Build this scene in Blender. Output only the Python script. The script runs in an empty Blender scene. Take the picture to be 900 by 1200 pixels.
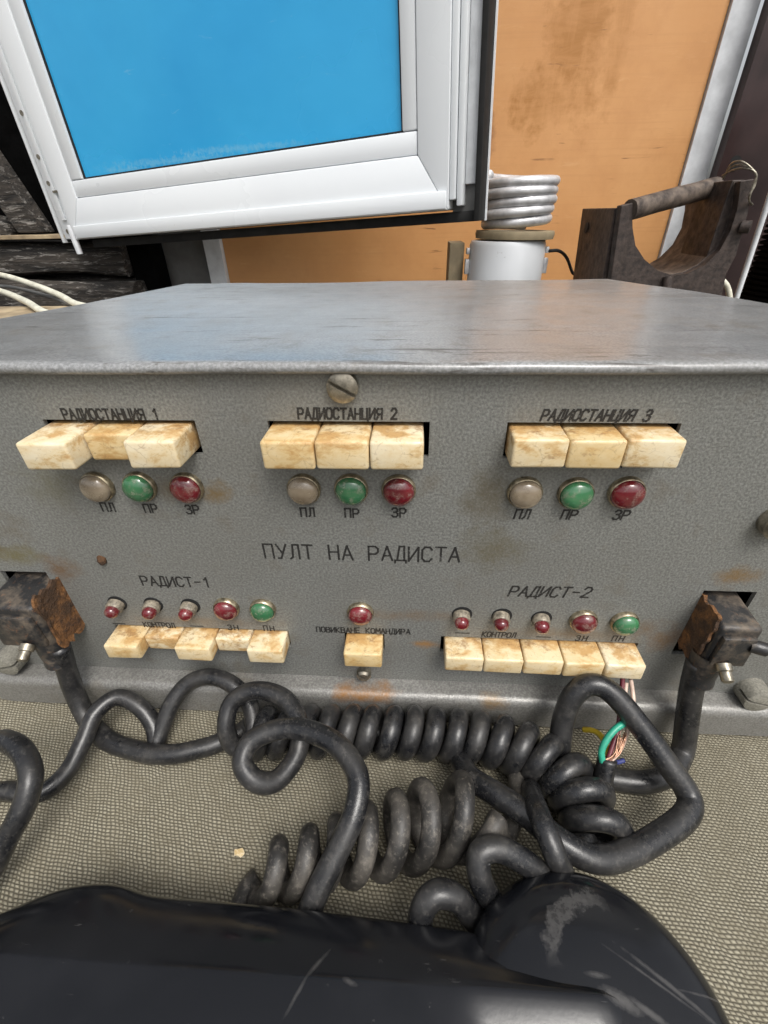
import bpy, bmesh, math, random
from mathutils import Vector, Matrix, noise
random.seed(7)
S = bpy.context.scene
COL = S.collection
R = math.radians

# ------------------------------------------------------------------ camera
F, YAW, PITCH, ROLL = 518.61, -0.0744, 0.5898, -0.0228      # focal length in photo pixels, angles
CAM = Vector((0, -0.2, 0.309))
def rows(ya, pi, ro):
    B = Matrix(((1,0,0),(0,0,-1),(0,1,0)))
    cy, sy = math.cos(ya), math.sin(ya); cp, sp = math.cos(pi), math.sin(pi); cr, sr = math.cos(ro), math.sin(ro)
    return Matrix(((cr,-sr,0),(sr,cr,0),(0,0,1))) @ Matrix(((1,0,0),(0,cp,-sp),(0,sp,cp))) @ B @ Matrix(((cy,-sy,0),(sy,cy,0),(0,0,1)))
MC = rows(YAW, PITCH, ROLL)
cam_data = bpy.data.cameras.new('camera'); cam = bpy.data.objects.new('camera', cam_data); COL.objects.link(cam)
cam_data.sensor_fit = 'VERTICAL'; cam_data.sensor_height = 24; cam_data.lens = F/1200*24
cam_data.clip_start = 0.005; cam_data.clip_end = 200
m = Matrix.Identity(4)
for i in range(3):
    m[i][0] = MC[0][i]; m[i][1] = -MC[1][i]; m[i][2] = -MC[2][i]; m[i][3] = CAM[i]
cam.matrix_world = m
S.camera = cam

# ------------------------------------------------------------------ sky, sun, exposure
SUN_EL, SUN_AZ = 58, 148          # azimuth clockwise from +y: sun behind the camera and to the right
w = bpy.data.worlds.new('World'); S.world = w; w.use_nodes = True
nt = w.node_tree; nt.nodes.clear()
sky = nt.nodes.new('ShaderNodeTexSky'); sky.sky_type = 'NISHITA'; sky.sun_disc = False
sky.sun_elevation = R(SUN_EL); sky.sun_rotation = R(SUN_AZ); sky.air_density = 1.0; sky.dust_density = 6.0; sky.ozone_density = 1.0
hs = nt.nodes.new('ShaderNodeHueSaturation'); hs.inputs['Saturation'].default_value = 0.22
bg = nt.nodes.new('ShaderNodeBackground'); bg.inputs['Strength'].default_value = 0.15
wo = nt.nodes.new('ShaderNodeOutputWorld')
nt.links.new(sky.outputs[0], hs.inputs['Color']); nt.links.new(hs.outputs[0], bg.inputs[0]); nt.links.new(bg.outputs[0], wo.inputs[0])
sd = bpy.data.lights.new('sun', 'SUN'); sd.energy = 1.3; sd.angle = R(22); sd.color = (1, .96, .9)
sun = bpy.data.objects.new('sun', sd); COL.objects.link(sun)
sv = Vector((math.sin(R(SUN_AZ))*math.cos(R(SUN_EL)), math.cos(R(SUN_AZ))*math.cos(R(SUN_EL)), math.sin(R(SUN_EL))))
sun.rotation_euler = sv.to_track_quat('Z', 'Y').to_euler()
S.view_settings.view_transform = 'Standard'; S.view_settings.look = 'None'
S.view_settings.exposure = 0.35; S.view_settings.gamma = 1.0

# ------------------------------------------------------------------ helpers
MCT = MC.transposed()
def at(px, py, **k):
    """point of the place seen at photo pixel px,py on the plane x=, y= or z="""
    r = MCT @ Vector(((px-450)/F, (py-600)/F, 1.0))
    a, v = list(k.items())[0]; i = 'xyz'.index(a)
    return CAM + r*((v-CAM[i])/r[i])
def tag(o, label=None, cat=None, group=None, kind=None):
    if label: o['label'] = label
    if cat: o['category'] = cat
    if group: o['group'] = group
    if kind: o['kind'] = kind
    return o
def empty(name, loc=(0,0,0)):
    o = bpy.data.objects.new(name, None); COL.objects.link(o); o.location = loc; o.empty_display_size = .05
    bpy.context.view_layer.update()
    return o
def build(name, bm, mat, parent=None, smooth=False, angle=40):
    bmesh.ops.recalc_face_normals(bm, faces=bm.faces)
    me = bpy.data.meshes.new(name); bm.to_mesh(me); bm.free()
    for p in me.polygons: p.use_smooth = smooth
    if smooth and angle < 180: me.set_sharp_from_angle(angle=R(angle))
    o = bpy.data.objects.new(name, me); COL.objects.link(o)
    if mat: me.materials.append(mat)
    if parent:
        o.parent = parent
        # world-space vertices: keep them where they were authored
        pm = parent.matrix_world.copy() if parent.type != 'EMPTY' else Matrix.Translation(parent.location)
        off = Vector((0,0,0)); q = parent
        while q is not None: off += q.location; q = q.parent
        o.location = -off
    return o
def BM(): return bmesh.new()
def box(bm, x0, x1, y0, y1, z0, z1, bev=0, seg=2):
    c = Vector(((x0+x1)/2, (y0+y1)/2, (z0+z1)/2))
    r = bmesh.ops.create_cube(bm, size=1, matrix=Matrix.Translation(c) @ Matrix.Diagonal((x1-x0, y1-y0, z1-z0, 1)))
    if bev:
        es = list({e for v in r['verts'] for e in v.link_edges})
        bmesh.ops.bevel(bm, geom=es, offset=bev, segments=seg, affect='EDGES', profile=.5)
def prism(bm, pts, a, b, bev=0):
    """pts: loop of 3-D points; extruded by vector a->b"""
    v0 = [bm.verts.new(Vector(p)+Vector(a)) for p in pts]; v1 = [bm.verts.new(Vector(p)+Vector(b)) for p in pts]
    n = len(pts)
    fs = [bm.faces.new(v0), bm.faces.new(list(reversed(v1)))]
    for i in range(n): fs.append(bm.faces.new((v0[i], v0[(i+1)%n], v1[(i+1)%n], v1[i])))
    if bev:
        es = list({e for v in v0+v1 for e in v.link_edges})
        bmesh.ops.bevel(bm, geom=es, offset=bev, segments=2, affect='EDGES', profile=.5)
def frame_from(d, ref=None):
    d = d.normalized(); a = ref or (Vector((0,0,1)) if abs(d.z) < .9 else Vector((1,0,0)))
    u = (a - d*a.dot(d)).normalized(); return u, d.cross(u)
def lathe(bm, prof, origin, axis, n=24, ang0=0, ang1=2*math.pi, close=True):
    """prof: list of (radius, height along axis)"""
    axis = Vector(axis).normalized(); u, v = frame_from(axis); o = Vector(origin)
    ringlist = []
    full = abs(ang1-ang0-2*math.pi) < 1e-6
    k = n if full else n+1
    for r, h in prof:
        if r < 1e-7: ringlist.append([bm.verts.new(o+axis*h)]); continue
        ringlist.append([bm.verts.new(o+axis*h+(u*math.cos(ang0+(ang1-ang0)*i/n)+v*math.sin(ang0+(ang1-ang0)*i/n))*r) for i in range(k)])
    for a, b in zip(ringlist, ringlist[1:]):
        m_ = k if full else k-1
        for i in range(m_):
            j = (i+1) % k
            if len(a) == 1 and len(b) == 1: continue
            if len(a) == 1: bm.faces.new((a[0], b[i], b[j]))
            elif len(b) == 1: bm.faces.new((a[i], b[0], a[j]))
            else: bm.faces.new((a[i], b[i], b[j], a[j]))
    if close and full:
        for q in (ringlist[0], ringlist[-1]):
            if len(q) > 2: bm.faces.new(q)
def catmull(pts, sub=8):
    P = [Vector(p) for p in pts]; out = []
    for i in range(len(P)-1):
        p0 = P[i-1] if i else P[0]*2-P[1]; p1, p2 = P[i], P[i+1]; p3 = P[i+2] if i+2 < len(P) else P[-1]*2-P[-2]
        for k in range(sub):
            t = k/sub; t2 = t*t; t3 = t2*t
            out.append(.5*((2*p1)+(p2-p0)*t+(2*p0-5*p1+4*p2-p3)*t2+(3*p1-p0-3*p2+p3)*t3))
    out.append(P[-1]); return out
def tube(bm, path, r, n=12, wob=0, seed=0, flat=None, caps=True):
    path = [Vector(p) for p in path]
    rings = []; u = None
    for i, p in enumerate(path):
        d = (path[min(i+1, len(path)-1)]-path[max(i-1, 0)]).normalized()
        if u is None: u, v = frame_from(d)
        else:
            u = (u-d*u.dot(d)).normalized(); v = d.cross(u)
        rr = r(i/(len(path)-1)) if callable(r) else r
        ring = []
        for k in range(n):
            a = 2*math.pi*k/n
            q = rr
            if wob: q *= 1+wob*noise.noise((p*60)+Vector((seed, math.cos(a)*1.2, math.sin(a)*1.2)))
            ring.append(bm.verts.new(p+(u*math.cos(a)+v*math.sin(a))*q))
        rings.append(ring)
    for a, b in zip(rings, rings[1:]):
        for k in range(n): bm.faces.new((a[k], a[(k+1)%n], b[(k+1)%n], b[k]))
    if caps: bm.faces.new(rings[0]); bm.faces.new(list(reversed(rings[-1])))
def helix(centre, turns, rad, per=16, phase=0, squash=1.0, lean=0.0):
    """coil round a centre line; rad may be a function of t"""
    C = catmull(centre, 24); L = [0]
    for a, b in zip(C, C[1:]): L.append(L[-1]+(b-a).length)
    def pt(t):
        s = t*L[-1]; i = 0
        while i < len(L)-2 and L[i+1] < s: i += 1
        k = (s-L[i])/max(1e-9, L[i+1]-L[i]); return C[i].lerp(C[i+1], k), (C[min(i+2, len(C)-1)]-C[max(i-1, 0)]).normalized()
    out = []; N = int(turns*per)
    for i in range(N+1):
        t = i/N; c, d = pt(t)
        up = Vector((0,0,1)); side = d.cross(up).normalized(); upv = side.cross(d).normalized()
        a = phase+2*math.pi*turns*t; rr = rad(t) if callable(rad) else rad
        rr *= 1+.05*noise.noise(Vector((i/per*1.7, 3, 1)))
        c = c+d*.0022*noise.noise(Vector((i/per*1.3, 7, 2)))
        out.append(c+side*math.cos(a)*rr*squash+upv*math.sin(a)*rr+d*lean*math.sin(a)*rr)
    return out
def P(*spec):
    """(px, py, height) -> point at that height above the cloth; (px, py, 'y', v) -> on the plane y = v"""
    out = []
    for s in spec:
        out.append(at(s[0], s[1], y=s[3]) if len(s) == 4 else at(s[0], s[1], z=s[2]))
    return out

# ------------------------------------------------------------------ materials
class N:
    def __init__(s, name):
        s.m = bpy.data.materials.new(name); s.m.use_nodes = True; s.t = s.m.node_tree; s.t.nodes.clear()
        s.out = s.t.nodes.new('ShaderNodeOutputMaterial'); s.b = s.t.nodes.new('ShaderNodeBsdfPrincipled')
        s.t.links.new(s.b.outputs[0], s.out.inputs[0]); s.co = s.t.nodes.new('ShaderNodeTexCoord').outputs['Object']
    def lk(s, a, b):
        if hasattr(a, 'is_output'): s.t.links.new(a, b)
        else: b.default_value = a
    def set(s, **k):
        for n_, v in k.items():
            i = s.b.inputs[{'color':'Base Color','rough':'Roughness','metal':'Metallic','coat':'Coat Weight','coatr':'Coat Roughness','normal':'Normal','spec':'Specular IOR Level','sheen':'Sheen Weight','trans':'Transmission Weight','sss':'Subsurface Weight'}[n_]]
            if isinstance(v, tuple) and len(v) == 3: v = (*v, 1)
            s.lk(v, i)
        return s
    def noise(s, scale, detail=4, rough=.55, co=None, dist=0):
        n_ = s.t.nodes.new('ShaderNodeTexNoise'); n_.inputs['Scale'].default_value = scale; n_.inputs['Detail'].default_value = detail
        n_.inputs['Roughness'].default_value = rough; n_.inputs['Distortion'].default_value = dist
        s.lk(co if co is not None else s.co, n_.inputs['Vector']); return n_.outputs['Fac']
    def voro(s, scale, co=None, feat='F1'):
        n_ = s.t.nodes.new('ShaderNodeTexVoronoi'); n_.feature = feat; n_.inputs['Scale'].default_value = scale
        s.lk(co if co is not None else s.co, n_.inputs['Vector']); return n_.outputs['Distance']
    def ramp(s, f, a, b, lo=0., hi=1.):
        n_ = s.t.nodes.new('ShaderNodeMapRange'); n_.inputs['From Min'].default_value = a; n_.inputs['From Max'].default_value = b
        n_.inputs['To Min'].default_value = lo; n_.inputs['To Max'].default_value = hi; s.lk(f, n_.inputs['Value']); return n_.outputs['Result']
    def mix(s, f, a, b, mode='MIX'):
        n_ = s.t.nodes.new('ShaderNodeMix'); n_.data_type = 'RGBA'; n_.blend_type = mode
        s.lk(f, n_.inputs[0])
        for v, i in ((a, 6), (b, 7)):
            s.lk((*v, 1) if isinstance(v, tuple) and len(v) == 3 else v, n_.inputs[i])
        return n_.outputs[2]
    def math(s, op, a, b=0., c=0.):
        n_ = s.t.nodes.new('ShaderNodeMath'); n_.operation = op
        s.lk(a, n_.inputs[0]); s.lk(b, n_.inputs[1]); s.lk(c, n_.inputs[2]); return n_.outputs[0]
    def map(s, scale=(1,1,1), rot=(0,0,0), loc=(0,0,0), co=None):
        n_ = s.t.nodes.new('ShaderNodeMapping'); n_.inputs['Scale'].default_value = scale; n_.inputs['Rotation'].default_value = rot; n_.inputs['Location'].default_value = loc
        s.lk(co if co is not None else s.co, n_.inputs['Vector']); return n_.outputs[0]
    def xyz(s, co=None):
        n_ = s.t.nodes.new('ShaderNodeSeparateXYZ'); s.lk(co if co is not None else s.co, n_.inputs[0]); return n_.outputs
    def bump(s, h, strength=.3, dist=.001, normal=None):
        n_ = s.t.nodes.new('ShaderNodeBump'); n_.inputs['Strength'].default_value = strength; n_.inputs['Distance'].default_value = dist
        s.lk(h, n_.inputs['Height'])
        if normal is not None: s.lk(normal, n_.inputs['Normal'])
        return n_.outputs[0]
    def blob(s, c, r, edge=.5, wob=.6, nscale=120, rotz=0.):
        """mask of one stain: 1 inside, ragged edge"""
        n_ = s.t.nodes.new('ShaderNodeVectorMath'); n_.operation = 'SUBTRACT'; s.lk(s.co, n_.inputs[0]); n_.inputs[1].default_value = c
        m_ = s.t.nodes.new('ShaderNodeVectorMath'); m_.operation = 'MULTIPLY'
        s.lk(s.map((1,1,1), (0,0,rotz), co=n_.outputs[0]) if rotz else n_.outputs[0], m_.inputs[0])
        m_.inputs[1].default_value = tuple(1/q for q in r)
        l_ = s.t.nodes.new('ShaderNodeVectorMath'); l_.operation = 'LENGTH'; s.lk(m_.outputs[0], l_.inputs[0])
        d = s.math('ADD', l_.outputs['Value'], s.math('MULTIPLY', s.math('SUBTRACT', s.noise(nscale, 5, .65), .5), wob*2))
        return s.ramp(d, 1.0, 1.0-edge)
    def shift(s, amount=3.):
        """object coordinates moved by a random amount per object, so copies differ"""
        oi = s.t.nodes.new('ShaderNodeObjectInfo'); c_ = s.t.nodes.new('ShaderNodeCombineXYZ')
        r1 = s.math('MULTIPLY', oi.outputs['Random'], amount)
        for i in range(3): s.lk(s.math('MULTIPLY', r1, 1.+i*.37), c_.inputs[i])
        a_ = s.t.nodes.new('ShaderNodeVectorMath'); a_.operation = 'ADD'; s.lk(s.co, a_.inputs[0]); s.lk(c_.outputs[0], a_.inputs[1])
        s.co = a_.outputs[0]; s.rnd = oi.outputs['Random']; return s

def hammertone(name, stains=(), base=(.205,.208,.194), rough=.42, bs=.45, scratches=False, metal=.2, coat=0.):
    s = N(name)
    n1 = s.noise(760, 3, .6); n2 = s.noise(45, 5, .6); n3 = s.noise(9, 4, .6)
    c = s.mix(s.ramp(n1, .38, .66), tuple(q*.70 for q in base), tuple(q*1.25 for q in base))
    c = s.mix(s.ramp(n3, .45, .7, 0, .35), c, (.15,.142,.122))
    c = s.mix(s.ramp(s.noise(150, 6, .75), .64, .72, 0, .5), c, (.10,.08,.055))
    c = s.mix(s.ramp(n2, .56, .74, 0, .45), c, (.13,.105,.07))
    rr = s.ramp(n2, .4, .7, rough, rough+.2)
    for (cen, rad, colr, amt) in stains:
        mk = s.math('MULTIPLY', s.math('MULTIPLY', s.blob(cen, rad, .9, 1.1, 75), s.ramp(s.noise(420, 5, .75), .32, .6, .45, 1.)), min(1., amt*1.5)); c = s.mix(mk, c, colr)
    if scratches:
        q = s.noise(1.0, 5, .65, s.map((11, 150, 60), (0, 0, .05)), .6)
        k = s.math('MULTIPLY', s.ramp(q, .600, .635), s.ramp(s.noise(13, 4), .44, .58))
        e_ = s.noise(1.0, 5, .7, s.map((30, 60, 60))); ey = s.xyz()[1]
        k = s.math('MAXIMUM', k, s.math('MULTIPLY', s.ramp(e_, .60, .66), s.ramp(ey, .035, -.002)))
        k = s.math('MULTIPLY', k, .8)
        c = s.mix(s.math('MULTIPLY', s.ramp(s.noise(1.0, 4, .6, s.map((7, 22, 10)), .5), .55, .72), .45), c, (.17,.165,.155))
        c = s.mix(k, c, (.05,.042,.035))
        rr = s.math('ADD', rr, s.math('MULTIPLY', k, .3))
        rr = s.math('ADD', rr, s.ramp(s.noise(1.0, 4, .6, s.map((5, 40, 5))), .45, .7, 0, .16))
    s.set(color=c, rough=rr, metal=metal, coat=coat, coatr=.2, normal=s.bump(n1, bs, .0007))
    return s.m

RUST = (.25,.115,.028)
M = {}
pst = [((-.245,0,.137),(.022,.02,.010),(.15,.13,.055),.6), ((-.222,0,.128),(.014,.02,.014),(.16,.09,.04),.55), ((.185,0,.135),(.016,.02,.009),(.20,.13,.06),.75),
       ((.214,0,.130),(.007,.02,.008),(.24,.13,.05),.7), ((-.108,0,.186),(.012,.02,.009),(.17,.12,.06),.7), ((-.13,0,.186),(.012,.02,.011),(.15,.11,.06),.6),
       ((.040,0,.186),(.018,.02,.024),(.12,.105,.075),.7), ((.045,0,.150),(.025,.02,.018),(.125,.11,.07),.55), ((.012,0,.068),(.012,.02,.0045),(.33,.17,.05),.8),
       ((-.005,0,.095),(.05,.02,.006),(.19,.13,.08),.4), ((.162,0,.08),(.014,.02,.014),(.2,.12,.06),.55), ((.150,0,.09),(.012,.02,.012),(.18,.12,.07),.5),
       ((-.28,0,.155),(.05,.02,.02),(.13,.10,.06),.5), ((.1,0,.083),(.05,.02,.006),(.19,.14,.09),.45), ((-.14,0,.083),(.06,.02,.006),(.19,.14,.09),.4), ((.215,0,.19),(.03,.02,.03),(.13,.12,.09),.4), ((-.2,0,.19),(.02,.02,.02),(.13,.12,.07),.4)]
M['panel'] = hammertone('panel_paint', pst)
M['lid'] = hammertone('lid_paint', (), (.245,.250,.252), .30, .14, True, .0, .6)
M['plinth'] = hammertone('plinth_paint', [((-.045,-.011,.026),(.014,.012,.0075),RUST,.75), ((-.022,-.011,.026),(.020,.012,.0075),RUST,.75), ((.059,-.012,.024),(.011,.012,.010),(.22,.14,.06),.9)], (.21,.207,.195), .30, .35)
M['screw_paint'] = hammertone('screw_paint', (), (.27,.26,.22), .4, .2)

def simple(name, col, rough=.5, metal=0., var=.25, nscale=60, bumps=0., coat=0., dark=None, bdist=.001):
    s = N(name); n1 = s.noise(nscale, 5, .6)
    d = dark or tuple(q*(1-var) for q in col)
    s.set(color=s.mix(s.ramp(n1, .35, .68), d, tuple(min(1, q*(1+var*.5)) for q in col)), rough=s.ramp(s.noise(nscale*.6, 4), .3, .7, max(.03, rough-.1), rough+.12), metal=metal, coat=coat)
    if bumps: s.set(normal=s.bump(n1, bumps, bdist))
    return s.m
def mk_key():
    s = N('ivory_key'); wy = s.xyz()[1]; s.shift(2.)
    a = s.noise(70, 5, .68, s.map((1, 1.2, 1.7)), .2); b = s.noise(170, 6, .75, s.map((.8, 1, 1.5)), .3); g = s.noise(520, 4, .65)
    wob = s.t.nodes.new('ShaderNodeVectorMath'); wob.operation = 'MULTIPLY_ADD'
    nz = s.t.nodes.new('ShaderNodeTexNoise'); nz.inputs['Scale'].default_value = 160; nz.inputs['Detail'].default_value = 4; s.lk(s.co, nz.inputs['Vector'])
    s.lk(nz.outputs['Color'], wob.inputs[0]); wob.inputs[1].default_value = (.006,.006,.006); s.lk(s.co, wob.inputs[2])
    crack = s.voro(105, wob.outputs[0], 'DISTANCE_TO_EDGE')
    c = s.mix(s.ramp(a, .38, .58), (.72,.65,.49), (.66,.54,.33))
    tint = s.math('FRACT', s.math('MULTIPLY', s.rnd, 7.3))
    c = s.mix(s.ramp(tint, 0, 1, .12, .8), c, (.84,.69,.43), 'MULTIPLY')
    root = s.ramp(wy, -.016, .001, 0, .13)                      # finger grime collects towards the panel
    c = s.mix(s.ramp(s.math('ADD', a, root), .53, .66, 0, .8), c, (.44,.25,.085))
    c = s.mix(s.ramp(s.math('ADD', b, root), .60, .72, 0, .75), c, (.26,.14,.055))
    k = s.math('MULTIPLY', s.ramp(crack, .035, .008), s.ramp(b, .44, .58)); c = s.mix(s.math('MULTIPLY', k, .35), c, (.20,.11,.045))
    c = s.mix(s.ramp(g, .64, .73, 0, .55), c, (.20,.12,.06))
    bv = s.t.nodes.new('ShaderNodeBevel'); bv.inputs['Radius'].default_value = .0012; bv.samples = 4
    ge = s.t.nodes.new('ShaderNodeNewGeometry'); dp = s.t.nodes.new('ShaderNodeVectorMath'); dp.operation = 'DOT_PRODUCT'
    s.lk(bv.outputs[0], dp.inputs[0]); s.lk(ge.outputs['Normal'], dp.inputs[1])
    c = s.mix(s.math('MULTIPLY', s.ramp(dp.outputs['Value'], .985, .88), s.ramp(b, .62, .5, .1, .7)), c, (.80,.73,.57))     # edges rubbed pale
    s.set(color=c, rough=s.ramp(a, .4, .7, .34, .55), normal=s.bump(b, .25, .0004))
    return s.m
M['key'] = mk_key()
def mk_lens(name, hi, lo, clear=False):
    s = N(name).shift(1.); n1 = s.noise(260, 4, .6); n2 = s.noise(60, 3)
    lw = s.t.nodes.new('ShaderNodeLayerWeight'); lw.inputs[0].default_value = .35
    c = s.mix(s.ramp(n2, .35, .7), lo, hi)
    c = s.mix(s.ramp(n1, .50, .72, 0, .55), c, (.30,.25,.21) if not clear else (.16,.12,.07))
    s.set(color=c, rough=s.ramp(n1, .4, .7, .12, .35), coat=.6, coatr=.12, spec=.6)
    s.b.inputs['Transmission Weight'].default_value = .15
    return s.m
M['red'] = mk_lens('red_lens', (.20,.014,.022), (.10,.008,.012))
M['green'] = mk_lens('green_lens', (.06,.22,.095), (.032,.13,.055))
M['clear'] = mk_lens('clear_lens', (.36,.30,.22), (.20,.155,.105), True)
M['redtip'] = mk_lens('dark_red_cap', (.19,.012,.018), (.11,.008,.012))
M['bezel'] = simple('bezel_metal', (.42,.36,.25), .35, .85, .6, 300)
M['sleeve'] = simple('lamp_sleeve', (.27,.235,.18), .45, .2, .6, 420)
M['steel'] = simple('dull_steel', (.33,.30,.24), .38, .8, .5, 250, .2)
M['black'] = simple('dark_recess', (.008,.008,.008), .8, 0, .2)
M['wire_copper'] = simple('copper_strands', (.62,.36,.24), .35, .6, .3, 300)
def mk_letter():
    s = N('engraved_ink'); n1 = s.noise(900, 4, .7); n2 = s.noise(90, 3)
    tr = s.t.nodes.new('ShaderNodeBsdfTransparent'); mx = s.t.nodes.new('ShaderNodeMixShader')
    s.set(color=(.018,.017,.016), rough=.6)
    f = s.ramp(s.math('ADD', n1, s.math('MULTIPLY', n2, .5)), .78, .90, 0, .7)
    s.lk(f, mx.inputs[0]); s.t.links.new(s.b.outputs[0], mx.inputs[1]); s.t.links.new(tr.outputs[0], mx.inputs[2]); s.t.links.new(mx.outputs[0], s.out.inputs[0])
    return s.m
M['ink'] = mk_letter()
def mk_rubber(name, base=(.010,.0105,.012), dust=(.085,.08,.073), amt=.42, rough=.22):
    s = N(name); n1 = s.noise(38, 6, .65); n2 = s.noise(420, 5, .75); g = s.t.nodes.new('ShaderNodeNewGeometry')
    up = s.xyz(g.outputs['Normal'])[2]
    c = s.mix(s.ramp(n1, .42, .72, 0, amt), base, dust)
    c = s.mix(s.ramp(n2, .54, .70, 0, amt*1.2), c, tuple(q*1.3 for q in dust))
    c = s.mix(s.math('MULTIPLY', s.ramp(s.noise(95, 6, .75), .56, .66), amt*1.1), c, dust)
    s.set(color=c, rough=s.ramp(n1, .35, .7, rough, rough+.22), normal=s.bump(n2, .25, .0006), spec=.5)
    return s.m
M['rubber'] = mk_rubber('black_rubber')
M['rubber_old'] = mk_rubber('grey_rubber', (.020,.019,.018), (.15,.135,.115), .62, .40)
def mk_cloth():
    s = N('canvas_weave')
    co = s.map((1/2.7e-3, 1/1.75e-3, 1), (0, 0, R(7)))
    wv = s.t.nodes.new('ShaderNodeVectorMath'); wv.operation = 'MULTIPLY_ADD'      # threads wander a little
    nz = s.t.nodes.new('ShaderNodeTexNoise'); nz.inputs['Scale'].default_value = 55; nz.inputs['Detail'].default_value = 5; s.lk(s.co, nz.inputs['Vector'])
    s.lk(nz.outputs['Color'], wv.inputs[0]); wv.inputs[1].default_value = (2.3,2.4,0); s.lk(co, wv.inputs[2])
    x, y, z = s.xyz(wv.outputs[0]); pi = math.pi
    row = s.math('FLOOR', y); xo = s.math('ADD', s.math('MULTIPLY_ADD', row, .5, x), s.math('MULTIPLY', s.math('SUBTRACT', y, row), .35))
    su = s.math('ABSOLUTE', s.math('SINE', s.math('MULTIPLY', xo, pi))); sv_ = s.math('ABSOLUTE', s.math('SINE', s.math('MULTIPLY', y, pi)))
    h = s.math('MULTIPLY', s.math('POWER', su, .6), s.math('POWER', sv_, .75))
    fine = s.noise(900, 3, .7); big = s.noise(7, 4, .6); mid = s.noise(60, 4, .6)
    h2 = s.math('MULTIPLY_ADD', fine, .25, h)
    c = s.mix(s.ramp(h, .30, .90), (.115,.105,.080), (.40,.372,.285))
    c = s.mix(s.ramp(s.noise(120, 6, .8), .70, .76, 0, .6), c, (.05,.045,.035))
    c = s.mix(s.ramp(s.noise(330, 4, .7), .42, .68, 0, .55), c, (.15,.13,.09))
    c = s.mix(s.ramp(mid, .35, .7, 0, .45), c, (.17,.15,.105))
    c = s.mix(s.ramp(big, .5, .75, 0, .35), c, (.14,.125,.09))
    s.set(color=c, rough=.92, normal=s.bump(h2, .8, .0008, s.bump(s.noise(16, 3, .5, s.map((1, .35, 1), (0, 0, R(20)))), .5, .012)), spec=.15)
    return s.m
M['cloth'] = mk_cloth()
def mk_bakelite():
    s = N('black_bakelite'); n1 = s.noise(22, 5, .6); n2 = s.noise(1, 5, .65, s.map((40, 260, 60), (0, 0, R(-35))), .3); n3 = s.noise(160, 5, .7)
    c = s.mix(s.ramp(n1, .45, .7, 0, .6), (.006,.0066,.0085), (.013,.0135,.016))
    k = s.math('MULTIPLY', s.ramp(n2, .66, .72), s.ramp(s.noise(25, 3), .48, .6))
    k = s.math('MAXIMUM', k, s.math('MULTIPLY', s.ramp(n3, .67, .74), s.ramp(n1, .45, .6)))
    # worn arc round the shoulder of the earpiece, and long pale scrapes
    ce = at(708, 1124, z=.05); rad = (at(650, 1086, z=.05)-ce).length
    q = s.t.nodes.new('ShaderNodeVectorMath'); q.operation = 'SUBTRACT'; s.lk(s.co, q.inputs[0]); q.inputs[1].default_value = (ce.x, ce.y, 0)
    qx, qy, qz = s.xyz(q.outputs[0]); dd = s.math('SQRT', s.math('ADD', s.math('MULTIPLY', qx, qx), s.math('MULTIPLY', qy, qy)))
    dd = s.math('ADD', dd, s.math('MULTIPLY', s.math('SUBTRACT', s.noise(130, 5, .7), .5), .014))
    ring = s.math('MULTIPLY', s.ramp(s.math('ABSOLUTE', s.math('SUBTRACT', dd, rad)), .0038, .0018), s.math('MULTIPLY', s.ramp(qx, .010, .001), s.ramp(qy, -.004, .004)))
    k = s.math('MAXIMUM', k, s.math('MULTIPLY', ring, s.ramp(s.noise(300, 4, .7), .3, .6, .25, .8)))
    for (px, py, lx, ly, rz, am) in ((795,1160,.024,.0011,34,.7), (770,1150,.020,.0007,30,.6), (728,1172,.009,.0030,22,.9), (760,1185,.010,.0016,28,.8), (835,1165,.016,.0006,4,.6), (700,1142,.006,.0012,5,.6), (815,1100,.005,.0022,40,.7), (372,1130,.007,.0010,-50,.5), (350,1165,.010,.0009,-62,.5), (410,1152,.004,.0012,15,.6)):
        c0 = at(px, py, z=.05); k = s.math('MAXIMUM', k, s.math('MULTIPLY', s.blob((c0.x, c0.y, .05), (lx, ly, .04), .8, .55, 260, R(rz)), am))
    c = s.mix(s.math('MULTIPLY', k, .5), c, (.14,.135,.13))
    s.set(color=c, rough=s.math('ADD', s.ramp(n1, .3, .7, .10, .24), s.math('MULTIPLY', k, .3)), normal=s.bump(s.noise(420, 3), .04, .0006), spec=.42)
    return s.m
M['bakelite'] = mk_bakelite()
def mk_pvc():
    s = N('white_pvc'); n1 = s.noise(5, 4); n2 = s.noise(55, 5, .7)
    c = s.mix(s.ramp(n1, .4, .7, 0, .5), (.74,.77,.79), (.66,.69,.72))
    c = s.mix(s.ramp(n2, .70, .76, 0, .6), c, (.38,.37,.34))
    s.set(color=c, rough=s.ramp(n1, .3, .7, .22, .38)); return s.m
M['pvc'] = mk_pvc()
def mk_film():
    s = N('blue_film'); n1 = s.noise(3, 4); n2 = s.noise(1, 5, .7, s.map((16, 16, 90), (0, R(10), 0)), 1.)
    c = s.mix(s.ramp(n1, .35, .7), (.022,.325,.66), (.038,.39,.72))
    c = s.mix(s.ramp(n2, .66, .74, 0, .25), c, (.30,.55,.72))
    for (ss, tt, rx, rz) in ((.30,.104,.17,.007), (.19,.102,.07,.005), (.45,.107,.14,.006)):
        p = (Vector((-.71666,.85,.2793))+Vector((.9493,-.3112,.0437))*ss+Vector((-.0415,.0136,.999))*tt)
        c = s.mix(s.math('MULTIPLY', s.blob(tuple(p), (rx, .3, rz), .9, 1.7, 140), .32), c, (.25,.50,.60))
    c = s.mix(s.ramp(s.noise(70, 5, .7), .71, .75, 0, .7), c, (.02,.16,.32))
    s.set(color=c, rough=s.ramp(n1, .3, .7, .18, .32), normal=s.bump(s.noise(9, 4), .25, .006)); return s.m
M['film'] = mk_film()
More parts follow.
